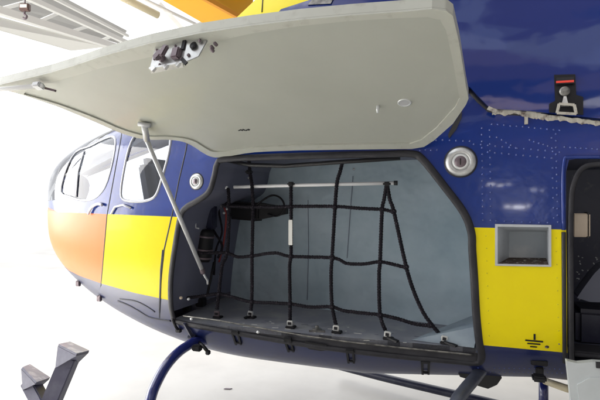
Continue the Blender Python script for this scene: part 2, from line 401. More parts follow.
# bulkheads and seats inside the cabin
b = MB(); b.box((-1.56, D+W, 1.40), (.03, 1.5, .94), 'cabin_trim'); b.build('bulkhead', hel)
b = MB(); b.prism([(-1.6, D+.12, 1.0), (-1.6, D+2*W-.12, 1.0), (-2.25, D+W+.45, 1.0), (-2.25, D+W-.45, 1.0)], (0, 0, .03), 'seat_grey'); b.build('cabin_floor', hel)
b = MB(); idx3 = {}
for f in rf:
    c = sum((rv[i] for i in f), Vector((0, 0)))/3; x_ = xu(c[0])
    if not (-2.95 < x_ < -1.58) or c[1] < -.55 or pip(c, win_q) or pip(c, cw_q) or pip(c, ws_poly): continue
    if c[1] < .95:
        sides = (-1,)
    else: sides = (1, -1)
    for sd_ in sides:
        g = []
        for i in f:
            if (i, sd_) not in idx3:
                idx3[(i, sd_)] = len(b.v); q = rv[i]; p = S(q[0], q[1])-NRM(q[0], q[1])*.03
                b.v.append(p if sd_ > 0 else Vector((p.x, 2*(D+W)-p.y, p.z)))
            g.append(idx3[(i, sd_)])
        b.f.append(g); b.m.append(b.mi('cabin_trim')); b.s.append(True)
b.build('cabin_lining', hel)
for yy in (2.64, 3.26):
    seat = MB(); seat.box((-2.12, yy, 1.12), (.44, .46, .14), 'seat_grey', bev=.04)
    R = Matrix.Rotation(-.2, 3, 'Y'); seat.box((-1.88, yy, 1.46), (.12, .44, .62), 'seat_grey', R, bev=.045)
    seat.box((-2.1, yy, 1.0), (.3, .3, .12), 'dark_metal'); seat.build('seat', hel)

# ------------------------------------------------------------------ baggage compartment
def yb(x): return 2.45-.165*(x+.0)
ring0 = [onh(q, -.004) for q in open_q]
def tag_seg(p):
    if p.z < .905: return 'f'
    if p.z > 1.64: return 'c'
    return 's'
n = len(ring0); ring1 = [Vector((p.x*.985, yb(p.x), p.z)) for p in ring0]
# floor lies level at .885; ring follows the opening and steps onto it
ZF = .872
for i, p in enumerate(ring1): ring1[i].z = max(p.z, ZF)
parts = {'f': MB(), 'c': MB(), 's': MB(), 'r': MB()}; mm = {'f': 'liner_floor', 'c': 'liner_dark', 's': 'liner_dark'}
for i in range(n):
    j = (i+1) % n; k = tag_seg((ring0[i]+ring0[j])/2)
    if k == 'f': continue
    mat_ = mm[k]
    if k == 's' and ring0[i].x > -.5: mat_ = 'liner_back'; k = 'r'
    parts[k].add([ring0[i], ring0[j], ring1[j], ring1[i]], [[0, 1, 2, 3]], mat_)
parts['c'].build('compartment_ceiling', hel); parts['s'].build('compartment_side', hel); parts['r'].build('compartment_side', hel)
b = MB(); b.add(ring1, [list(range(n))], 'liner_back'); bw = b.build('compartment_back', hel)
xl, xr_ = -1.50, .06
b = MB(); fr_ = sorted([onh(q, -.006) for q in hps([(173, 322), (200, 326.5), (230, 331), (300, 342), (350, 349), (400, 354.5), (450, 359), (482, 361)])], key=lambda p: p.x)
b.prism([Vector((p.x, p.y, ZF)) for p in fr_]+[(xr_, yb(xr_)+.02, ZF), (xl, yb(xl)+.02, ZF)], (0, 0, -.02), 'liner_floor'); ff = b; b = MB()
for p, q in zip(fr_, fr_[1:]): b.add([p-UP*(p.z-ZF), q-UP*(q.z-ZF), q-UP*.01, p-UP*.01], [[0, 1, 2, 3]], 'rubber')
b.build('sill_face', hel); b = ff; b.build('compartment_floor', hel)
# vertical seams in the quilted back
for seam_pts in ([(353, 176), (350, 215), (347, 258)], [(308, 200), (308.5, 250), (307, 300)]):
    b = MB(); pp = []
    for p in dens(seam_pts, 10):
        d = ray(*p); tt = (2.45-CAM.y-0*d.x)/(d.y+.165*d.x); pp.append(CAM+d*(tt-.002))
    b.tube(pp, .0015, 'liner_dark', 6); b.build('liner_seam', bw)
def back(px, py, off=.0):
    d = ray(px, py); tt = 2.45/(d.y+.165*d.x); return CAM+d*tt-Vector((0, off, 0))
b = MB()
led = [at_z(411, 340, ZF+.002), at_z(474, 348, ZF+.002), back(478, 331, .0), back(440, 330, .0)]
v = led+[led[1]+Vector((0.02, .02, .09)), led[2]+Vector((0.02, -.02, .10))]
b.add(v, [[0, 1, 4], [0, 4, 5, 3], [1, 2, 5, 4], [3, 5, 2]], 'ledge'); b.build('floor_wedge', hel)
# small raised fitting and light scratch on the floor
b = MB(); b.lathe(at_z(317, 330, ZF+.002), UP, [(.022, 0), (.022, .006), (.009, .008), (.009, .02), (.0001, .022)], 'sill', 14)
b.beam(at_z(309, 331, ZF+.004), at_z(325, 331.5, ZF+.004), .008, .008, 'sill'); b.build('tie_down_ring', hel)
b = MB()
for k in range(26):
    x, y = random.uniform(235, 440), 0; y = 322+(x-235)*.085+random.uniform(-5, 8); l_ = random.uniform(1.5, 9)
    b.beam(at_z(x, y, ZF+.0012), at_z(x+l_, y+l_*random.uniform(.0, .12), ZF+.0012), .0035, .001, 'tag_white' if k % 3 else 'liner_dark')
o_sc = b.build('floor_scratches', hel); o_sc['kind'] = 'stuff'
# rubber seal and metal sill
b = MB()
cen = Vector((sum(q[0] for q in open_q)/n, sum(q[1] for q in open_q)/n))
mid = []
for i, q in enumerate(open_q):          # the seal stands just inside the edge
    a = onh(open_q[i-1]); c = onh(open_q[(i+1) % n]); tg = (c-a).normalized(); inn = NRM(*q).cross(tg)
    p = onh(q); ctr = onh((cen.x, cen.y))
    if inn.dot(ctr-p) < 0: inn = -inn
    mid.append(p+inn*.014)
b.tube(mid, .0155, 'rubber', 14, True, flat=.6, up=[NRM(*q) for q in open_q]); b.build('hatch_seal', hel)
b = MB(); pp = []
for p in dens([(182, 316.5), (217, 321), (300, 336), (350, 343), (400, 348.5), (450, 353.5), (474, 356)], 8): pp.append(HP(*p)+Vector((0, .012, .0)))
b.tube(pp, .0055, 'sill', 8, flat=.6); b.build('sill_strip', hel)
b = MB()
for p in ((258.7, 330.8), (192.5, 318)): b = MB(); b.lathe(HP(*p, .008), NRM(*hp(*p)), [(.007, 0), (.006, .006), (.0001, .008)], 'steel_light', 12); b.build('sill_screw', hel)

# ------------------------------------------------------------------ equipment inside the bay
def leftwall(px, py):                   # side wall of the bay at x about -1.38
    d = ray(px, py); tt = (-1.36-CAM.x)/d.x; return CAM+d*tt
def inbay(px, py, y): return at_y(px, py, y)
b = MB(); c0, c1 = inbay(207, 229, 2.30), inbay(203, 262, 2.30)
ax = (c1-c0); L = ax.length; can = []
b.lathe(c0, ax, [(.0001, 0), (.034, .004), (.043, .018), (.044, .05), (.044, L-.03), (.036, L-.005), (.0001, L)], 'black', 24)
canister = b.build('canister', hel)
for t_ in (.22, .62, .86):
    r = MB(); r.lathe(c0+ax*t_, ax, [(.0445, -.006), (.048, -.005), (.048, .005), (.0445, .006)], 'dark_metal', 24); r.build('clamp', canister)
b = MB(); pp = [inbay(195, 217, 2.2), inbay(195.5, 223, 2.2), inbay(196, 228, 2.2), inbay(199, 228.5, 2.2)]
b.tube(pp, .0045, 'rod_grey', 8); b.lathe(pp[0], (0, -1, 0), [(.009, -.004), (.009, .004), (.0001, .006)], 'rod_grey', 12); b.build('bracket', hel)
b = MB(); b.box(inbay(208, 215, 2.33), (.10, .05, .16), 'skid_dark', bev=.01); b.build('junction_box', hel)
# wiring loom on the side wall
for k, pl in enumerate([[(226, 175), (222, 198), (226, 215), (224, 240), (219, 262)], [(223, 190), (219, 210), (222, 232), (216, 250), (214, 275)], [(230, 196), (224, 206), (216, 205), (212, 226), (222, 245), (218, 258)]]):
    b = MB(); b.tube(smooth_path([inbay(x, y, 2.42-.02*k) for x, y in pl], 6), .006+.001*(k == 2), 'dark_red' if k == 0 else 'cord', 8); b.build('wiring_loom', hel)
b = MB()
for x, y in ((217, 205), (222, 206), (227, 209), (225, 198), (224, 213)): b.lathe(inbay(x, y, 2.36), (0, -1, 0), [(.007, -.003), (.007, .004), (.0001, .006)], 'rod_grey', 10); b.build('wiring_terminal', hel); b = MB()
b = MB(); b.tube([inbay(214, 262, 2.36), inbay(211, 278, 2.34), inbay(207, 296, 2.30)], .007, 'black', 8); b.build('pull_strap', hel)
# case with a curved carry handle
case = MB(); R = Matrix.Rotation(math.radians(-8), 3, 'Z') @ Matrix.Rotation(math.radians(3), 3, 'Y')
pc = inbay(247, 211, 2.50); case.box(pc, (.20, .10, .105), 'black', R, bev=.015)
case.add([pc+Vector((.08, -.04, .05)), pc+Vector((.25, -.01, .022)), pc+Vector((.25, -.01, -.015)), pc+Vector((.08, -.04, -.05)),
          pc+Vector((.08, .03, .05)), pc+Vector((.25, .03, .022)), pc+Vector((.25, .03, -.015)), pc+Vector((.08, .03, -.05))],
         [[0, 1, 2, 3], [4, 7, 6, 5], [0, 4, 5, 1], [1, 5, 6, 2], [2, 6, 7, 3], [3, 7, 4, 0]], 'black')
co = case.build('equipment_case'); tag(co, 'black case with a curved carry handle behind the upper left of the net', 'case')
b = MB(); b.tube(smooth_path([inbay(256, 205, 2.44), inbay(270, 196, 2.44), inbay(279, 197, 2.43), inbay(284, 204, 2.42), inbay(282, 213, 2.42), inbay(276, 216, 2.43), inbay(268, 214, 2.46)], 6), .0055, 'black', 8)
b.build('carry_handle', co)
# fixtures in the front lower corner of the bay
b = MB()
b.box(at_z(187, 308, ZF+.02), (.04, .04, .04), 'black', bev=.006); b.build('floor_cleat', hel); b = MB()
b.box(at_z(201, 302, ZF+.04), (.05, .05, .05), 'black', bev=.006)
b.build('floor_cleat', hel); b = MB(); b.lathe(at_z(203, 299, ZF+.002), UP, [(.04, 0), (.04, .02), (.03, .024), (.0001, .026)], 'rod_grey', 20)
fo_ = b.build('floor_fitting', hel)
b = MB(); b.lathe(HP(177.5, 300, -.03), (0, -1, 0), [(.008, 0), (.008, .008), (.0001, .01)], 'beige', 10); b.build('grommet', hel); b = MB(); b.lathe(HP(184, 302, -.04), (0, -1, 0), [(.007, 0), (.007, .008), (.0001, .01)], 'rod_grey', 10); b.build('grommet', hel)

# ------------------------------------------------------------------ cargo net
NY = 2.18
net = empty('cargo_net', tuple(at_z(300, 340, ZF))); tag(net, 'black knotted cargo net stretched across the open baggage bay', 'cargo net', None)
WLOC['cargo_net'] = Vector(net.location)
def rope(pl, name, r=.0098, y=NY, ylast=None):
    q = smooth_path(pl, 8); p3 = [at_y(a, c, y) for a, c in q]; out = [p3[0]]
    for p in p3[1:]:
        while (p-out[-1]).length > .0045: out.append(out[-1]+(p-out[-1]).normalized()*.0045)
    out = [p+Vector((0, random.uniform(-.0008, .0008), random.uniform(-.0008, .0008))) for p in out]
    b = MB(); b.tube(out, r, 'cord', 7, rf=lambda i: .70+.36*abs(math.sin(i*1.15))); return b.build(name, net)
V = [[(228, 188), (229, 203), (229, 220), (227, 253), (222, 266), (219, 292), (217, 310)],
     [(249, 158), (250, 172), (252, 187), (253, 207), (252, 255), (252, 290), (251, 311)],
     [(291, 182), (291, 207), (291, 252), (289.5, 268), (290, 300), (290, 321)],
     [(343, 160), (340, 172), (337, 183), (335, 207), (332, 257), (331, 275), (332, 305), (336, 325)],
     [(387, 183), (384, 200), (382, 212), (380, 262), (379, 275), (380, 314), (386, 332)],
     [(387, 183), (390, 200), (394, 212), (406, 266), (414, 292), (424, 314), (436, 330), (443, 338)]]
H = [[(222, 206), (253, 207), (272, 207), (291, 206.5), (335, 206.5), (362, 208.5), (382, 209.5), (394, 212)],
     [(199, 253), (213, 253), (227, 253), (238, 257), (252, 256), (275, 253), (291, 256.5), (333, 258), (347, 263.5), (364, 264), (380, 262), (395, 265), (407, 268)],
     [(187, 298), (203, 296), (219, 294), (236, 298), (252, 302), (275, 303), (291, 304), (310, 307), (332, 307), (345, 311), (380, 315), (400, 319.5), (415, 324), (431, 326)]]
for pl in V: rope(pl, 'vertical_cord')
for pl in H: rope(pl, 'horizontal_cord', .0090)
b = MB()
for x, y in ((253, 207), (291, 207), (335, 207), (382, 209.5), (393.5, 211.5), (227, 253), (252, 256), (291, 256.5), (332.5, 258), (380, 262), (406, 267), (219, 294), (252, 302), (290, 304), (332, 307), (380, 315), (430, 325)):
    c = at_y(x, y, NY); b.lathe(c-Vector((0, .016, 0)), (0, 1, 0), [(.0001, 0), (.010, .003), (.014, .012), (.014, .02), (.010, .029), (.0001, .032)], 'cord', 10); b.build('knot', net); b = MB()
for x, y in ((387, 184), (291, 184), (249, 172)):
    c = at_y(x, y, NY); b.box(c, (.034, .034, .022), 'black', bev=.007); b.build('hanging_loop', net); b = MB()
b.box(at_y(290.5, 232.5, NY-.013), (.021, .004, .125), 'tag_white', bev=.0015); b.build('inspection_tag', net)
for x, y, rr in ((217, 315, 0), (250.5, 315, .1), (290, 325, 0), (336, 330, .05), (387.5, 336.5, .1), (444.5, 341, .15)):
    c = at_z(x, y+3, ZF); R = Matrix.Rotation(rr, 3, 'Y'); bk = MB()
    dk = x < 240
    bk.box(c+Vector((0, 0, .022)), (.030, .014, .030), 'dark_metal' if dk else 'silver', R, bev=.003)
    bk.box(c+Vector((0, -.009, .024)), (.016, .006, .012), 'black', R)
    bk.box(c+Vector((.004, .002, .005)), (.046, .04, .012), 'black', R, bev=.003)
    if x > 380 or x in (250.5,): bk.beam(c+Vector((0, -.004, .012)), c+Vector((.05 if x > 380 else -.02, -.03, .004)), .02, .008, 'black')
    bk.build('buckle', net)
# rail the net hangs from
b = MB(); b.tube([at_y(234, 187, NY+.012), at_y(300, 185.2, NY+.012), at_y(395, 183, NY+.012)], .0088, 'rod_white', 12); rail = b.build('net_rail', hel)
b = MB(); b.box(at_y(225.5, 187.3, NY), (.022, .02, .018), 'rod_white', bev=.003); b.build('rail_end_fitting', rail)
b = MB(); b.tube([at_y(394, 183, NY+.012), at_y(397.5, 183, NY+.012)], .011, 'rubber_black', 12); b.build('rail_end_cap', rail)
b = MB(); cpx = [(225, 160), (250, 165), (285, 166), (340, 162), (400, 158)]
b.tube([at_y(x, y, 2.10) for x, y in cpx], .010, 'rubber_black', 8); b.build('ceiling_cable', hel)
b = MB()
for x, y in ((354, 169), (368, 160), (249, 173), (249, 178)): b.lathe(at_y(x, y, 2.2), (0, -1, 0), [(.006, 0), (.006, .004), (.0001, .007)], 'silver', 10); b.build('ceiling_fastener', hel); b = MB()

# ------------------------------------------------------------------ open hatch
AL = math.radians(20); HN = Vector((0, math.sin(AL), math.cos(AL))); HO = Vector((0, 1.99, 1.722))
def dp(px, py, off=0):
    d = ray(px, py); tt = (HO-CAM).dot(HN)/d.dot(HN); return CAM+d*tt+HN*off
top_edge = [(-46, 86), (-20, 79), (0, 73), (25, 67), (50, 61), (75, 53.5), (100, 45), (125, 38), (150, 31.5), (200, 21), (250, 13.5), (300, 7.5), (350, 3), (400, -.5), (440, -3), (450, -4)]
low_edge = [(453.5, 6), (459, 40), (466, 84), (468.5, 97), (466, 103), (453, 122), (434, 139), (424, 145.5), (412, 147.5), (300, 149), (250, 152), (217, 156.5), (205, 153.5), (194, 145.5), (182, 140), (165, 139), (137, 135.5), (118, 131), (90, 119), (50, 101), (0, 87), (-40, 90)]
low_edge = low_edge[:9]+smooth_path([(300, 149), (255, 151), (226, 155.5), (213, 156), (203, 151.5), (194, 145.5), (183, 140.5), (168, 138.5), (152, 138.5), (137, 136.5), (118, 130.5), (95, 120.5), (72, 111), (50, 102.5), (0, 88), (-40, 92)], 4)
top_edge = [(x, y+10.5) for x, y in top_edge]; top_edge[0] = (-46, 92); top_edge[-2:] = [(432, 7), (446, 8.5)]
outl = top_edge+[(453, 14)]+low_edge[1:]
inner = [(440, 18), (446, 28), (453, 60), (459.5, 97), (455, 106), (436, 127), (421, 139), (410, 142.5), (300, 144)]+smooth_path([(255, 146.5), (226, 150.5), (213, 150.5), (204, 146), (195, 140.5), (183, 137), (167, 135.5), (152, 135.5), (138, 133), (119, 127), (96, 117), (60, 103.5), (24, 93)], 4)
inner_top = [(28, 88), (50, 81), (75, 74.5), (100, 67), (150, 55.5), (200, 44), (223, 38), (250, 32), (300, 24), (350, 19), (400, 16), (428, 15)]
inn_poly = inner_top+inner
po = [dp(*p) for p in outl]; pi_ = [dp(*p) for p in inn_poly]
hb = MB(); hb.prism(po, HN*.032, 'cream', mside='cream_rim', mtop='blue'); hatch = hb.build('baggage_hatch', hel, bevel=.004)
hatch['label'] = 'raised top-hinged baggage hatch, pale grey inside'
# raised rim following the outline
def rim(b, o, i_, depth=.006):
    from mathutils.geometry import tessellate_polygon
    tri = tessellate_polygon([[Vector(p) for p in o], [Vector(p) for p in i_][::-1]])
    allp = [Vector(p) for p in o]+[Vector(p) for p in i_][::-1]
    dn = -HN*depth
    b.add([p+dn for p in allp], [list(t) for t in tri], 'cream_rim')
    for ring, m in ((o, 'cream_rim'), (i_, 'cream_rim')):
        k = len(ring); b.add(list(ring)+[p+dn for p in ring], [[a, (a+1) % k, k+(a+1) % k, k+a] for a in range(k)], m)
rb = MB(); o2 = [p-HN*.0005 for p in po]; i2 = [p-HN*.0005 for p in pi_]; rim(rb, o2, i2); rb.build('hatch_rim', hatch, bevel=.002)
hx = Vector((1, 0, 0)); hy = Vector((0, -math.cos(AL), math.sin(AL)))      # along hinge, towards the free edge
HM = Matrix((hx, hy, HN)).transposed()
# latch mechanism
b = MB()
def lp(px, py, off): return dp(px, py)-HN*off
q0, q1, q2, q3 = lp(155, 51, 0), lp(193, 40.5, 0), lp(187, 69, 0), lp(152.5, 73.5, 0)
A = [lp(155.5, 46, .0), lp(188, 39, .0), lp(189, 44, 0), lp(157, 51, 0)]
B_ = [p-HN*.086 for p in A]
ex = (A[1]-A[0]).normalized(); ey = (A[3]-A[0])
# open-fronted metal housing: top, bottom, two cheeks, back plate
b.add(A+B_, [[0, 1, 5, 4], [3, 2, 6, 7], [0, 3, 7, 4], [1, 2, 6, 5], [4, 5, 6, 7]], 'silver')
fl = [B_[3]+ex*k for k in (.0, .05, .10)]
ctr = sum(B_, Vector())/4
dirx = (B_[1]-B_[0]).normalized(); diry = (B_[3]-B_[0]).normalized(); PM = Matrix((dirx, diry, dirx.cross(diry))).transposed()
Lx = (B_[1]-B_[0]).length; Ly = (B_[3]-B_[0]).length
fn = (A[1]-A[0]).cross(B_[0]-A[0]).normalized()
if fn.dot(CAM-A[0]) < 0: fn = -fn
vd = (B_[0]-A[0]); hd = dirx*Lx
def fp(u_, v_, o_=0): return A[0]+hd*u_+vd*v_+fn*o_
b.lathe(fp(.34, .66), fn, [(.012, 0), (.012, .01), (.009, .013), (.0001, .014)], 'dark_metal', 16)
b.beam(fp(.24, .78, .018), fp(.40, .50, .018), .024, .014, 'dark_metal', up=fn, bev=.003); b.beam(fp(.42, .74, .02), fp(.53, .30, .02), .022, .014, 'dark_metal', up=fn, bev=.004)
b.box(fp(.80, .62, .008), (.028, .038, .02), 'dark_metal', Matrix((dirx, vd.normalized(), fn)).transposed(), bev=.004)
for t_ in (.10, .48, .84): b.beam(fp(t_, 1.0, .0), fp(t_+.1, 1.13, .004), .014, .008, 'silver', up=fn)
for a_, c_ in ((.08, .2), (.08, .6), (.66, .2), (.93, .8), (.30, .9)): b.lathe(fp(a_, c_), fn, [(.0045, 0), (.0045, .003), (.0001, .004)], 'dark_metal', 8)
b.beam(fp(.0, .985, .002), fp(1, .985, .002), .006, .003, 'steel_light', up=fn)
# angled side plate with dark slots
SPt = [fp(1.0, -.02), fp(1.50, .10, -.012), fp(1.34, .72, -.012), fp(1.0, 1.0)]
b.prism(SPt, -fn*.004, 'silver')
b.beam(fp(.93, .06, .004), fp(.93, .46, .004), .012, .004, 'black', up=fn)
b.beam(fp(.98, .86, .004), fp(1.16, 1.12, .004), .012, .004, 'black', up=fn)
b.lathe(fp(1.20, .32, -.002), fn, [(.012, 0), (.012, .003), (.0001, .0032)], 'black', 14)
for a_, c_ in ((1.36, .16), (1.12, .70)): b.lathe(fp(a_, c_, -.004), fn, [(.005, 0), (.005, .005), (.0001, .006)], 'dark_metal', 8)
for a_, c_ in ((1.62, .34), (1.70, .22), (1.64, .46)): b.lathe(fp(a_, c_, -.03), fn, [(.0055, 0), (.0055, .012), (.0001, .014)], 'dark_metal', 8)
b.build('latch', hatch)
# plug and pin on the inner skin
b = MB(); p = lp(404.5, 102.5, 0); b.lathe(p, -HN, [(.0240, 0), (.0240, .003), (.0185, .003), (.0180, .0015)], 'steel_light', 24); b.lathe(p-HN*.001, -HN, [(.0175, 0), (.0175, .0012)], 'rod_grey', 24); b.build('drain_plug', hatch)
b = MB(); p = lp(378, 106, 0); b.lathe(p, -HN, [(.006, 0), (.006, .016), (.004, .018), (.004, .026), (.0001, .027)], 'steel_light', 12); b.build('locating_pin', hatch)
b = MB()
for k in range(6):
    x = 238.5+k*1.9; b.beam(lp(x, 130.6-(k % 2)*.5, .0008), lp(x+1.2, 130.0-(k % 3)*.5, .0008), .006+.004*(k % 2), .001, 'black', up=HN)
b.build('part_number', hatch)
b = MB(); p = dp(41, 79)-HN*.03; b.box(p, (.035, .035, .02), 'rod_grey', HM, bev=.004); b.beam(p+Vector((.01, .02, -.005)), p+Vector((.05, .03, -.016)), .012, .008, 'dark_metal'); b.tube([p+Vector((-.45, -.02, -.0)), p+Vector((.02, 0, 0))], .009, 'rod_white', 10); b.build('edge_clip', hatch)
# stay rod with its bracket
q0 = dp(143, 121)-HN*.012; q0b = dp(147, 131)-HN*.03; q1 = inbay(202.5, 271, 2.06)
b = MB(); b.tube([q0b, q1], .0105, 'rod_grey', 14); stay = b.build('stay_rod', hel)
b = MB(); b.tube([dp(139, 121)-HN*.014, dp(151, 122.5)-HN*.014], .010, 'rod_grey', 10); b.tube([dp(145, 122)-HN*.012, q0b+(q1-q0b)*.02], .014, 'rod_grey', 10); b.build('stay_hinge', stay)
b = MB(); dr = (q1-q0b).normalized(); b.tube([q1, q1+dr*.03, q1+dr*.04+Vector((-.005, .03, -.02)), q1+Vector((.0, .05, -.075))], .0055, 'rod_grey', 8); b.lathe(q1-dr*.012, dr, [(.013, 0), (.013, .022), (.006, .03)], 'dark_metal', 12); b.build('stay_end', stay)

# ------------------------------------------------------------------ locks, vent, rivets, markings
def lock(px, py, r, flush):
    q = hp(px, py); n_ = NRM(*q); c = S(*q)
    b = MB(); b.lathe(c+n_*.0015, n_, [(r*1.12, -.004), (r*1.12, .001), (r, .003), (r*.92, .007), (r*.72, .008), (r*.66, .004), (r*.64, .003)], 'silver', 40)
    b.lathe(c+n_*.0015, n_, [(r*.6, .0), (r*.6, .006), (r*.54, .009), (r*.48, .009)], 'steel_light', 32)
    b.lathe(c+n_*.0015, n_, [(r*.46, .008), (r*.44, .0095), (.0001, .0095)], 'dark_metal', 24)
    o = b.build('lock', hel)
    k = MB(); k.beam(c+n_*.0115-UP*r*.25, c+n_*.0115+UP*r*.25, .004, .001, 'black', up=n_); k.build('keyhole', o)
    g = MB(); g.lathe(c+n_*.0002, n_, [(r*1.24, -.001), (r*1.24, .0006), (r*1.1, .0008)], 'seam', 40); g.build('lock_recess', o)
lock(196.5, 181.5, .035, 0); lock(460.5, 161.8, .052, 0)
# square intake
c4 = [onh(q, .006) for q in hps(vent_px, True, 200)][:4]
def ring_off(c, k): m_ = sum(c, Vector())/4; return [m_+(p-m_)*k for p in c]
m_ = sum(c4, Vector())/4
outer = [HP(x, y, .007) for x, y in ((495, 224), (551, 225), (551, 266.5), (495, 265.5))]
inn = [HP(x, y, .007) for x, y in ((497.5, 226.5), (548.5, 227.2), (548.5, 264.5), (497.5, 263.5))]
dpt = Vector((0, .17, 0))
deep = [at_y(x, y, D+.13) for x, y in ((509, 231.5), (546, 231.8), (546, 258), (509, 257.5))]
b = MB(); b.add(outer+inn, [[i, (i+1) % 4, 4+(i+1) % 4, 4+i] for i in range(4)], 'grey_vent')
b.add(outer+[p+Vector((0, .01, 0)) for p in outer], [[i, (i+1) % 4, 4+(i+1) % 4, 4+i] for i in range(4)], 'grey_vent')
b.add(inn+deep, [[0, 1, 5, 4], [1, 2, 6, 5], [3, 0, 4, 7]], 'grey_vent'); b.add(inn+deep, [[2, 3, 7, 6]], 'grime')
vent = b.build('intake_frame', hel)
b = MB(); b.add(deep, [[0, 1, 2, 3]], 'vent_back'); b.build('intake_back', vent)
# rivets
b = MB()
def rivet(px, py, r=.0042):
    q = hp(px, py)
    if q: b.lathe(onh(q), NRM(*q), [(r, -.0005), (r*.8, .0012), (.0001, .0018)], 'rivet' if py < 225 else 'rivet_yellow' if py < 340 else 'rivet', 8)
def row(a, c, n_, r=.0042, j=.22):
    for i in range(n_): t_ = i/(n_-1); rivet(a[0]+(c[0]-a[0])*t_+random.uniform(-j, j), a[1]+(c[1]-a[1])*t_+random.uniform(-j, j), r)
row((482, 128), (483, 220), 15); row((490, 130), (491, 220), 14); row((556, 134), (558, 222), 14); row((552, 138), (554, 218), 9)
row((474, 144), (560, 152), 13); row((488, 152), (552, 158), 10); row((496, 221), (548, 223), 7); row((492, 124), (560, 130), 12)
row((565, 147), (598, 149), 7); row((478, 352), (478, 368), 3); row((490, 372), (562, 373), 16, .003); row((494, 368), (560, 369), 14, .003)
row((497, 137), (516, 148), 5); row((530, 140), (548, 146), 5)
row((420, 150), (437, 150), 4); row((436, 140), (470, 141), 6)
row((486, 236), (489, 336), 9, .0028); row((556, 238), (559, 344), 9, .0028)
rv_o = b.build('rivets', hel); rv_o['kind'] = 'stuff'
# earth symbol
b = MB()
def bar(x0, y0, x1, y1, wpx):
    a, c = HP(x0, y0, .0018), HP(x1, y1, .0018); b.beam(a, c, wpx*1.85/F, .001, 'black', up=NRM(*hp(x0, y0)))
bar(534.5, 333.8, 534.5, 339.6, 1.8); bar(525.2, 340, 543, 341.6, 1.8); bar(527.3, 343.2, 540.3, 344.2, 1.5); bar(530, 346.3, 537, 346.9, 1.5)
b.build('earth_symbol', hel)
b = MB(); q = hp(547, 347); b.lathe(onh(q), NRM(*q), [(.008, .0002), (.006, .0015), (.0001, .002)], 'grime', 9); b.build('paint_chip', hel)

# ------------------------------------------------------------------ engine cowling above
def ky(x, z):
    t_ = max(0, z-1.80); return D-.020+.30*(t_/.9)**1.7+.10*max(0, (-.25-x))**2+.03*math.sin((x+.3)*2.2)*min(1, t_*2)
def kp(px, py):
    d = ray(px, py); y = D
    for _ in range(30):
        p = CAM+d*(y/d.y); y = ky(p.x, p.z)
    return CAM+d*(y/d.y)
seam_px = [(600, 118.5), (570, 115.5), (545, 112.5), (520, 110), (497, 109), (488, 106), (479, 97), (470, 87), (462, 84), (440, 92), (360, 100), (300, 100), (225, 98)]
front_px = [(232, 40), (237, 17), (255, 0), (285, -40)]
ko = [kp(*p) for p in dens(seam_px, 12)]+[kp(*p) for p in dens(front_px, 12)]
ko = [(p.x, p.z) for p in ko]+[(-.55, 2.52), (-.2, 2.66), (.6, 2.74), (1.6, 2.7), (2.0, 2.4), (2.0, 1.83), (1.2, 1.84)]
stripe_px = [(262, 30), (281, 9), (312, -1), (352, -40), (400, -95)]
sq = [(p.x, p.z) for p in (kp(*p) for p in dens(stripe_px, 10))]
kpnt = [Vector(p) for p in ko]; ked = [(i, (i+1) % len(ko)) for i in range(len(ko))]
o0 = len(kpnt); kpnt += [Vector(p) for p in sq]; ked += [(o0+i, o0+i+1) for i in range(len(sq)-1)]
for i in range(60):
    for j in range(24):
        p = (-1.3+3.3*i/59, 1.7+1.1*j/23)
        if pip(p, ko): kpnt.append(Vector(p))
kv, ke, kf, *_ = delaunay_2d_cdt(kpnt, ked, [], 0, 1e-5)
b = MB(); nr = []
def kn(x, z): e_ = .004; return Vector(((ky(x+e_, z)-ky(x-e_, z))/(2*e_), -1, (ky(x, z+e_)-ky(x, z-e_))/(2*e_))).normalized()
for sgn in (1, -1):
    o0 = len(b.v)
    for p in kv:
        y = ky(p[0], p[1]); n_ = kn(p[0], p[1])
        b.v.append(Vector((p[0], y if sgn > 0 else 2*(D+W)-y, p[1]))); nr.append(Vector((n_.x, n_.y*sgn, n_.z)))
    for f in kf:
        c = sum((kv[i] for i in f), Vector((0, 0)))/3
        if not pip(c, ko): continue
        # yellow ahead of the slanting stripe line
        xs = None
        for a, d_ in zip(sq, sq[1:]):
            if min(a[1], d_[1]) <= c[1] <= max(a[1], d_[1]): xs = a[0]+(d_[0]-a[0])*(c[1]-a[1])/(d_[1]-a[1]+1e-9)
        ylw = xs is not None and c[0] < xs
        g = [o0+i for i in f]
        if (b.v[g[1]]-b.v[g[0]]).cross(b.v[g[2]]-b.v[g[0]]).dot(nr[g[0]]) < 0: g = g[::-1]
        b.f.append(g); b.m.append(b.mi('yellow' if ylw else 'blue_cowl')); b.s.append(True)
cowl = b.build('engine_cowling', hel, normals=nr)
b = MB(); m0 = [Vector((x, ky(x, z)+.001, z)) for x, z in ko]; m1 = [Vector((p.x, 2*(D+W)-p.y, p.z)) for p in m0]; k = len(ko)
b.add(m0+m1, [[i, (i+1) % k, k+(i+1) % k, k+i] for i in range(k)], 'blue_cowl'); b.build('cowling_shell', cowl)
b = MB(); gp = [kp(*p) for p in ((308, 5), (318, -6), (336, -6), (331, 4))]; b.prism([p-Vector((0, .006, 0)) for p in gp], (0, .004, 0), 'sill'); b.build('cowling_grille', cowl)
b = MB(); b.tube([kp(262, 12)-Vector((0, .001, 0)), kp(263, -4)-Vector((0, .001, 0))], .003, 'seam', 6); b.build('panel_gap', cowl)
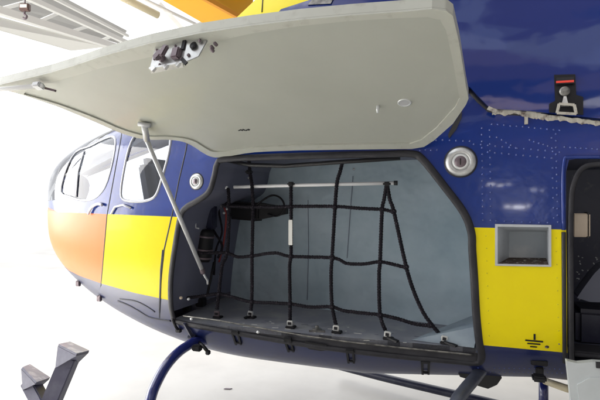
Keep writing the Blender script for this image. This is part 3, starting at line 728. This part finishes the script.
# dark gap and the chipped metal ledge under the cowling
b = MB(); gq = hps([(469, 90), (479, 101), (489, 110), (500, 112.5), (530, 114), (560, 118), (600, 123)], False, 5)
strip(b, gq, .0095, 'rubber_black', .5, -.001); b.build('cowling_gap', hel)
b = MB(); lc = hps([(492, 112), (510, 112.5), (530, 114.5), (548, 117.5), (565, 119.5), (585, 122), (602, 124)], False, 1.6)
up_e, dn_e = [], []; ja = jb = 0
for q in lc:
    ja = .7*ja+.3*random.uniform(-1, 1); jb = .6*jb+.4*random.uniform(-1, 1); p = onh(q)
    up_e.append(p+Vector((0, -.010, .008+.005*ja))); dn_e.append(p+Vector((0, -.003, -.010+.009*jb)))
k = len(lc); b.add(up_e+dn_e, [[i, i+1, k+i+1, k+i] for i in range(k-1)], 'chipped'); b.add(up_e+[p+Vector((0, .03, 0)) for p in up_e], [[i, i+1, k+i+1, k+i] for i in range(k-1)], 'chipped')
p = HP(526, 120, .006); b.beam(p+UP*.02, p-UP*.018, .012, .006, 'chipped', up=Vector((0, -1, 0))); b.build('chipped_ledge', hel)
b = MB(); b.box(kp(492, 110)+Vector((0, -.006, 0)), (.035, .01, .014), 'chipped', Matrix.Rotation(.5, 3, 'Y')); b.build('seal_end', hel)
b = MB(); b.prism([HP(x, y, .003) for x, y in ((452, 126), (462, 111), (461.5, 118), (456, 130), (449, 138.5), (448, 135))], (0, .002, 0), 'rubber_black'); b.build('corner_patch', hel)  # black patch laid on the hull below the hatch corner
# cowling latch in its black recess
b = MB(); pr = [kp(*p)-Vector((0, .004, 0)) for p in ((554, 75), (575, 74.5), (576, 95), (583, 97), (583, 115), (549, 112.5), (549, 104), (555, 101))]
b.prism(pr, (0, .003, 0), 'black'); lat = b.build('cowling_latch', hel)
b = MB(); b.prism([kp(*p)-Vector((0, .014, 0)) for p in ((556, 78.5), (573, 77.5), (574, 84), (556, 85))], (0, .008, 0), 'rubber'); b.build('latch_lever', lat)
b = MB(); b.prism([kp(*p)-Vector((0, .017, 0)) for p in ((555.5, 82), (573, 81), (573, 83), (555.5, 84))], (0, .004, 0), 'red'); b.build('red_stripe', lat)
b = MB(); c = kp(564, 92)-Vector((0, .01, 0)); b.lathe(c, (0, -1, 0), [(.018, 0), (.018, .006), (.012, .009), (.0001, .01)], 'sill', 16)
b.prism([kp(*p)-Vector((0, .016, 0)) for p in ((563, 97), (565.5, 97), (568, 107), (560.5, 107))], (0, .006, 0), 'silver')
fr = [(558, 105), (573, 106), (575, 115), (556, 114)]
for i in range(4): b.beam(kp(*fr[i])-Vector((0, .022, 0)), kp(*fr[(i+1) % 4])-Vector((0, .022, 0)), .009, .008, 'chipped', up=Vector((0, -1, 0)))
b.build('latch_hook', lat)

# ------------------------------------------------------------------ rear doorway
ring0 = [onh(q, -.003) for q in door_q]; n2 = len(ring0)
ring1 = [p+Vector((0, .75, 0)) for p in ring0]
b = MB(); b.add(ring0+ring1, [[i, (i+1) % n2, n2+(i+1) % n2, n2+i] for i in range(n2)], 'navy_dark'); b.add(ring1, [list(range(n2))], 'navy_dark'); b.build('rear_bay', hel)
fr_px = [(571.5, 362), (571, 330), (570.5, 250), (571, 205), (573, 186), (579, 172), (588, 165.5), (602, 164)]
b = MB(); q = hps(smooth_path(fr_px, 4), False, 4); q += [sz(xr-.1, pa.z-.02), sz(xr-.02, pa.z-.12), sz(xr-.02, pb.z+.05)]
strip(b, q, .0100, 'rubber', .7, .002); b.build('door_seal', hel)
b = MB(); q = hps(smooth_path([(564.5, 362), (564, 300), (563.5, 232)], 4), False, 6)
strip(b, q, .0075, 'rubber_black', .7, .003); b.build('door_edge_trim', hel)
b = MB(); q = hps(smooth_path([(563.5, 230), (563, 180), (564.5, 160), (568, 157.3), (580, 157), (602, 157)], 4), False, 6)
strip(b, q, .007, 'blue', .9, .002); b.build('door_frame', hel)
b = MB(); s0 = HP(573, 355, -.01); b.box(Vector((s0.x+.4, s0.y+.05, s0.z)), (.8, .12, .022), 'rubber', bev=.006); b.build('door_sill', hel)
b = MB(); b.box(at_y(580.5, 225, 2.12), (.058, .05, .092), 'beige', bev=.004); b.box(at_y(586.5, 225, 2.125), (.008, .06, .10), 'rubber_black', bev=.002); bx = b.build('storage_box')
tag(bx, 'small beige box with a dark edge fixed inside the rear doorway', 'box')
b = MB(); pad = [(577, 298), (583, 289), (594, 274), (604, 264), (625, 262), (630, 303), (590, 302)]
b.prism([at_y(x, y, 2.30) for x, y in pad], (0, .10, 0), 'seat_grey'); sp = b.build('rear_cushion', hel, bevel=.012)
b = MB(); b.box(at_y(610, 325, 2.45), (.30, .2, .16), 'skid_dark', bev=.02); b.build('floor_box', hel)
b = MB()
for _ in range(34):
    x, y = random.uniform(577, 600), random.uniform(255, 345); b.box(at_y(x, y, 2.74), (.004+random.random()*.005, .003, .005), 'panel_grey', Matrix.Rotation(random.random()*3, 3, 'Y'))
b.build('flaked_paint', hel)['kind'] = 'stuff'
# pale lower panel hanging from the doorway sill
b = MB(); pl = [(566.5, 361), (578, 363.5), (594, 362), (625, 364), (640, 470), (582, 470), (571, 402)]
b.prism([at_y(x, y, 1.955) for x, y in pl], (0, .03, 0), 'panel_grey'); lpn = b.build('drop_down_panel', hel, bevel=.004); lpn['label'] = 'pale grey drop-down panel below the rear doorway'
b = MB(); b.prism([at_y(x, y, 1.949) for x, y in ((577, 385), (590, 378), (625, 378), (636, 462), (588, 462))], (0, .008, 0), 'panel_grey'); b.build('raised_pressing', lpn, bevel=.003)
b = MB(); b.beam(at_y(596, 365, 1.95), at_y(612, 366, 1.95), .01, .02, 'rubber_black'); b.build('latch_slot', lpn)

# ------------------------------------------------------------------ fittings on the belly
def clip(px, py, sx=1.0, lean=0):
    b = MB()
    for s_ in (-1, 1):
        a = HP(px+s_*3.2*sx-lean*.2, py-6, .006); c = HP(px+s_*2.6*sx+lean, py+6.5, .006); b.beam(a, c, .010, .01, 'black', up=NRM(*hp(px, py)))
    b.beam(HP(px-4*sx, py-6, .008), HP(px+4*sx, py-5.5, .008), .018, .012, 'black', up=NRM(*hp(px, py)), bev=.002)
    b.beam(HP(px-2.5*sx+lean, py+4.5, .008), HP(px+2.5*sx+lean, py+5, .008), .008, .008, 'black', up=NRM(*hp(px, py)))
    return b.build('belly_clip', hel)
clip(236, 337, .9, 3); clip(288.5, 344, .9, 3); clip(350.5, 355, 1, 1); clip(425.5, 366, 1.1, 0)
b = MB(); gp = [(305, 341), (327, 344.5), (325.5, 350), (321, 350.5), (309, 348.5), (306, 346)]
b.prism([HP(x, y, .002) for x, y in gp], NRM(*hp(316, 345))*.002, 'black'); b.build('grab_recess', hel)
b = MB(); p = [HP(174, 318, .01), HP(177, 325, .012), HP(180, 329, .012)]; b.tube(p, .008, 'black', 8); b.box(p[-1], (.03, .02, .018), 'black', bev=.003); b.build('drain_tube', hel)
b = MB(); a = HP(186, 322, .012); c = at_d(193, 338, 2.36); b.beam(a, HP(193, 334, .014), .014, .014, 'skid_dark'); b.beam(HP(193, 334, .014), HP(197, 341, .014), .04, .02, 'skid_dark'); b.build('crosstube_bracket', hel)
b = MB(); b.tube([HP(196, 340, .0), at_d(203, 346, 2.36), at_d(208, 352, 2.35)], .009, 'black', 8); b.box(at_d(208, 352.5, 2.35), (.022, .022, .022), 'black', bev=.004); b.box(at_d(197, 348, 2.36), (.05, .03, .03), 'black', bev=.006); b.build('tie_down_hook', hel)
# lower seam lines on the nose belly
b = MB(); strip(b, hps(smooth_path([(118, 301), (128, 305), (139, 311), (149, 317), (160, 319.5), (171, 321)], 4), False, 4), .005, 'seam', .5, .001); b.build('belly_seam', hel)
b = MB(); strip(b, hps(smooth_path([(120, 299), (135, 301), (146, 306), (155, 312)], 4), False, 4), .004, 'seam', .5, .001); b.build('belly_seam', hel)
for p in ((80, 283), (101, 297)):
    q = hp(*p)
    if q: b = MB(); b.box(onh(q, .012), (.03, .02, .035), 'dark_metal', bev=.004); b.build('nose_fitting', hel)
# hook under the yellow panel
b = MB(); c = HP(539, 362, .004); b.box(c, (.062, .012, .022), 'black', bev=.003); b.box(HP(539, 369, .01), (.028, .03, .04), 'black', bev=.004); b.box(at_d(539, 378, 1.86), (.05, .05, .022), 'black', bev=.006); b.build('jacking_hook', hel)
b = MB(); b.tube([at_d(545, 381, 2.3), at_d(568, 389, 2.1)], .017, 'pipe_cream', 10); b.build('exhaust_pipe', hel)

# ------------------------------------------------------------------ landing gear
def gear(name, pl, r, m, parent=hel):
    b = MB(); b.tube(smooth_path(pl, 6), r, m, 16); return b.build(name, parent)
gear('crosstube', [at_d(260, 346, 3.0), at_d(205, 341, 2.50), at_d(186, 347, 2.38), at_d(170, 361, 2.27), at_d(158, 380, 2.18), at_d(150, 402, 2.1), at_d(146, 440, 2.05), at_d(143, 535, 2.0)], .0245, 'skid')
gear('crosstube', [at_d(492, 352, 2.3), at_d(484, 366, 2.12), at_d(475, 378, 2.02), at_d(464, 391, 1.95), at_d(455, 405, 1.9), at_d(447, 440, 1.85), at_d(445, 560, 1.82)], .026, 'step_grey')
b = MB(); pts_ = [(455, 366), (467, 364), (486, 366), (500, 373), (502, 378), (497, 385), (488, 389), (478, 386), (470, 380), (460, 377)]
b.prism([at_d(x, y, 2.12) for x, y in pts_], FWD*.10, 'rubber_black'); b.build('crosstube_fairing', hel, bevel=.01)
a = at_d(143, 535, 2.0); c = at_d(445, 560, 1.82); dd = (c-a); a2 = a-dd*.35; c2 = c+dd*.5
gear('skid_tube', [a2+UP*.12-dd*.05, a2, a, c, c2], .035, 'skid_dark')
gear('skid_tube', [at_z(340, 366.5, .1), at_z(385, 378, .1), at_z(440, 391, .1), at_z(500, 405, .1), at_z(640, 440, .1)], .030, 'skid_dark')
gear('crosstube', [at_d(543.5, 374, 3.0), at_d(543.5, 390, 2.9), at_d(543.5, 440, 2.9)], .028, 'skid')

# ------------------------------------------------------------------ setting: hangar floor, overhead steelwork
b = MB(); b.add([(-60, -30, 0), (60, -30, 0), (60, 80, 0), (-60, 80, 0)], [[0, 1, 2, 3]], 'floor'); fl_ = b.build('hangar_floor'); tag(fl_, kind='structure')
fl_.location = (0, 25, 0)
b = MB(); c = at_z(228, 389, .002); b.prism([c+Vector((-.03, -.016, 0)), c+Vector((.02, -.004, 0)), c+Vector((.03, .016, 0)), c+Vector((-.02, .002, 0))], (0, 0, .004), 'dark_metal'); sc2 = b.build('scrap')
tag(sc2, 'small dark scrap lying alone on the pale floor below the helicopter', 'scrap')
# roof truss
T = empty('roof_truss', tuple(at_d(60, 20, 10))); tag(T, 'white steel lattice roof truss running across the upper left corner', 'truss')
def member(name, a, c, wd=.09): b = MB(); b.beam(a, c, wd, wd, 'truss_white'); return b.build(name, T)
member('chord', at_d(-40, -33, 8), at_d(128, 43, 13), .10); member('chord', at_d(-40, -2, 8), at_d(126, 50, 13), .14)
member('chord', at_d(-40, -50, 9), at_d(128, 36, 14), .07)
def up_(x): return -33+(x+40)*76/168
def lo_(x): return -2+(x+40)*52/166
def dd_(x): return 8+5*((x+40)/168)**.85
for x in (-2, 33, 66, 97): member('post', at_d(x, up_(x), dd_(x)), at_d(x, lo_(x), dd_(x)), .10)
for x0, x1 in ((-2, 33), (37, 60), (69, 90), (99, 112)): member('diagonal', at_d(x0, lo_(x0), dd_(x0)), at_d(x1, up_(x1), dd_(x1)), .07)
b = MB(); b.prism([at_d(-45, -60, 15), at_d(126, 30, 19), at_d(118, 43, 19), at_d(-45, -6, 15)], FWD*.1, 'roof_sheet'); rs = b.build('roof_sheet'); tag(rs, 'grey roof sheeting seen through the white truss', 'roof panel')
b = MB(); b.prism([at_d(-50, 3, 14), at_d(106, 46, 17), at_d(70, 50, 17), at_d(-50, 16, 14)], FWD*.1, 'truss_white'); rs = b.build('eaves_beam'); tag(rs, 'wide white eaves beam running below the truss', 'beam')
hs = MB(); p = at_d(25, 7.5, 7.6); RM = Matrix((RIGHT, FWD, UP)).transposed(); hs.box(p, (.155, .08, .12), 'scale_brown', RM, bev=.012)
hso = hs.build('crane_scale'); tag(hso, 'small brown crane scale with a steel hook hanging in front of the truss', 'crane scale')
b = MB(); b.box(p+UP*.01-FWD*.045, (.11, .01, .05), 'tag_white', RM); b.build('display', hso)
b = MB(); b.tube(smooth_path([at_d(25, 11, 7.6), at_d(24.5, 14, 7.6), at_d(26.8, 16, 7.6), at_d(25.5, 18.6, 7.6), at_d(23, 17.5, 7.6)], 5), .017, 'dark_metal', 8); b.tube([at_d(25, 4, 7.6), at_d(25, -30, 7.6)], .012, 'dark_metal', 6); b.build('hook', hso)
# crane girder and pipe
G = MB(); a0, a1 = at_d(160, -18, 6.0), at_d(250, 36, 7.2); G.beam(a0, a1, .62, .05, 'crane_orange'); G.beam(a0+UP*.3, a1+UP*.3, .05, .55, 'crane_orange'); G.beam(a0+UP*.6, a1+UP*.6, .62, .05, 'crane_orange')
go = G.build('crane_girder'); tag(go, 'orange overhead crane girder above the hatch', 'crane girder')
b = MB(); b.beam(at_d(192, -9, 5.9), at_d(241, 18, 6.6), .05, .06, 'crane_orange_deep'); b.build('girder_flange', go)
b = MB(); b.tube([at_d(96, -16, 8), at_d(158, 15, 9)], .07, 'pipe_cream', 16); po_ = b.build('overhead_pipe'); tag(po_, 'thick cream pipe under the roof beside the crane girder', 'pipe')
b = MB(); b.tube([at_d(100, -22, 8), at_d(200, 26, 9.4)], .03, 'truss_white', 8); b.beam(at_d(160, 4, 9), at_d(186, 33, 9), .08, .08, 'truss_white'); b.beam(at_d(172, 34, 9), at_d(212, 20, 9), .06, .06, 'roof_sheet'); br = b.build('roof_brace'); tag(br, 'thin pale roof bracing left of the orange girder', 'brace')

# ------------------------------------------------------------------ forked ground stand
def stand_arm(cap, foot, wdt, th):
    # cap: four pad corners, foot: where the leg meets the hub
    b = MB(); return b
base = at_d(45, 470, 1.75); sd = empty('support_stand', (base.x, base.y, 0)); tag(sd, 'dark grey forked steel stand with two tilted pads on the bare floor', 'stand')
def arm(padpx, d0, legtop, legbot, wl, tl):
    c = [at_d(x, y, q) for (x, y), q in zip(padpx, d0)]
    n_ = (c[1]-c[0]).cross(c[3]-c[0]).normalized()
    if n_.z < 0: n_ = -n_
    b = MB(); b.prism(c, -n_*.008, 'stand_pad', mside='stand_paint', mtop='stand_paint'); 
    ctr_ = sum(c, Vector())/4-n_*.035; leg = MB(); leg.beam(ctr_, legbot, wl, tl, 'stand_paint', up=FWD, bev=.004)
    lo = leg.build('arm', sd); b.build('pad', lo, bevel=.002)
    # wedge gusset under the pad
    g = MB(); dn = (legbot-ctr_).normalized(); e0 = c[0]*.9+c[1]*.1; 
    g.add([c[0]-n_*.009, c[3]-n_*.009, c[2]-n_*.009, c[1]-n_*.009]+[ctr_+dn*.035+v_ for v_ in (RIGHT*-wl*.5-FWD*tl*.5, RIGHT*-wl*.5+FWD*tl*.4, RIGHT*wl*.5+FWD*tl*.4, RIGHT*wl*.5-FWD*tl*.5)],
          [[0, 1, 5, 4], [1, 2, 6, 5], [2, 3, 7, 6], [3, 0, 4, 7]], 'stand_paint'); g.build('gusset', lo)
hub = at_d(40, 430, 1.75)
arm([(58.5, 344), (70, 341.5), (89.5, 350.5), (77, 353.5)], [1.78, 1.86, 1.82, 1.72], None, at_d(46, 415, 1.75), .060, .055)
arm([(22.5, 367), (30, 364), (50.5, 377.5), (37, 382)], [1.86, 1.94, 1.90, 1.80], None, at_d(46, 412, 1.8), .052, .05)
b = MB(); top_ = at_d(47, 405, 1.76); b.beam(top_, Vector((top_.x, top_.y, .03)), .075, .075, 'stand_paint'); b.build('column', sd, bevel=.004)
b = MB(); b.box((top_.x, top_.y, .02), (.5, .5, .04), 'stand_paint', RM); b.build('foot', sd, bevel=.005)
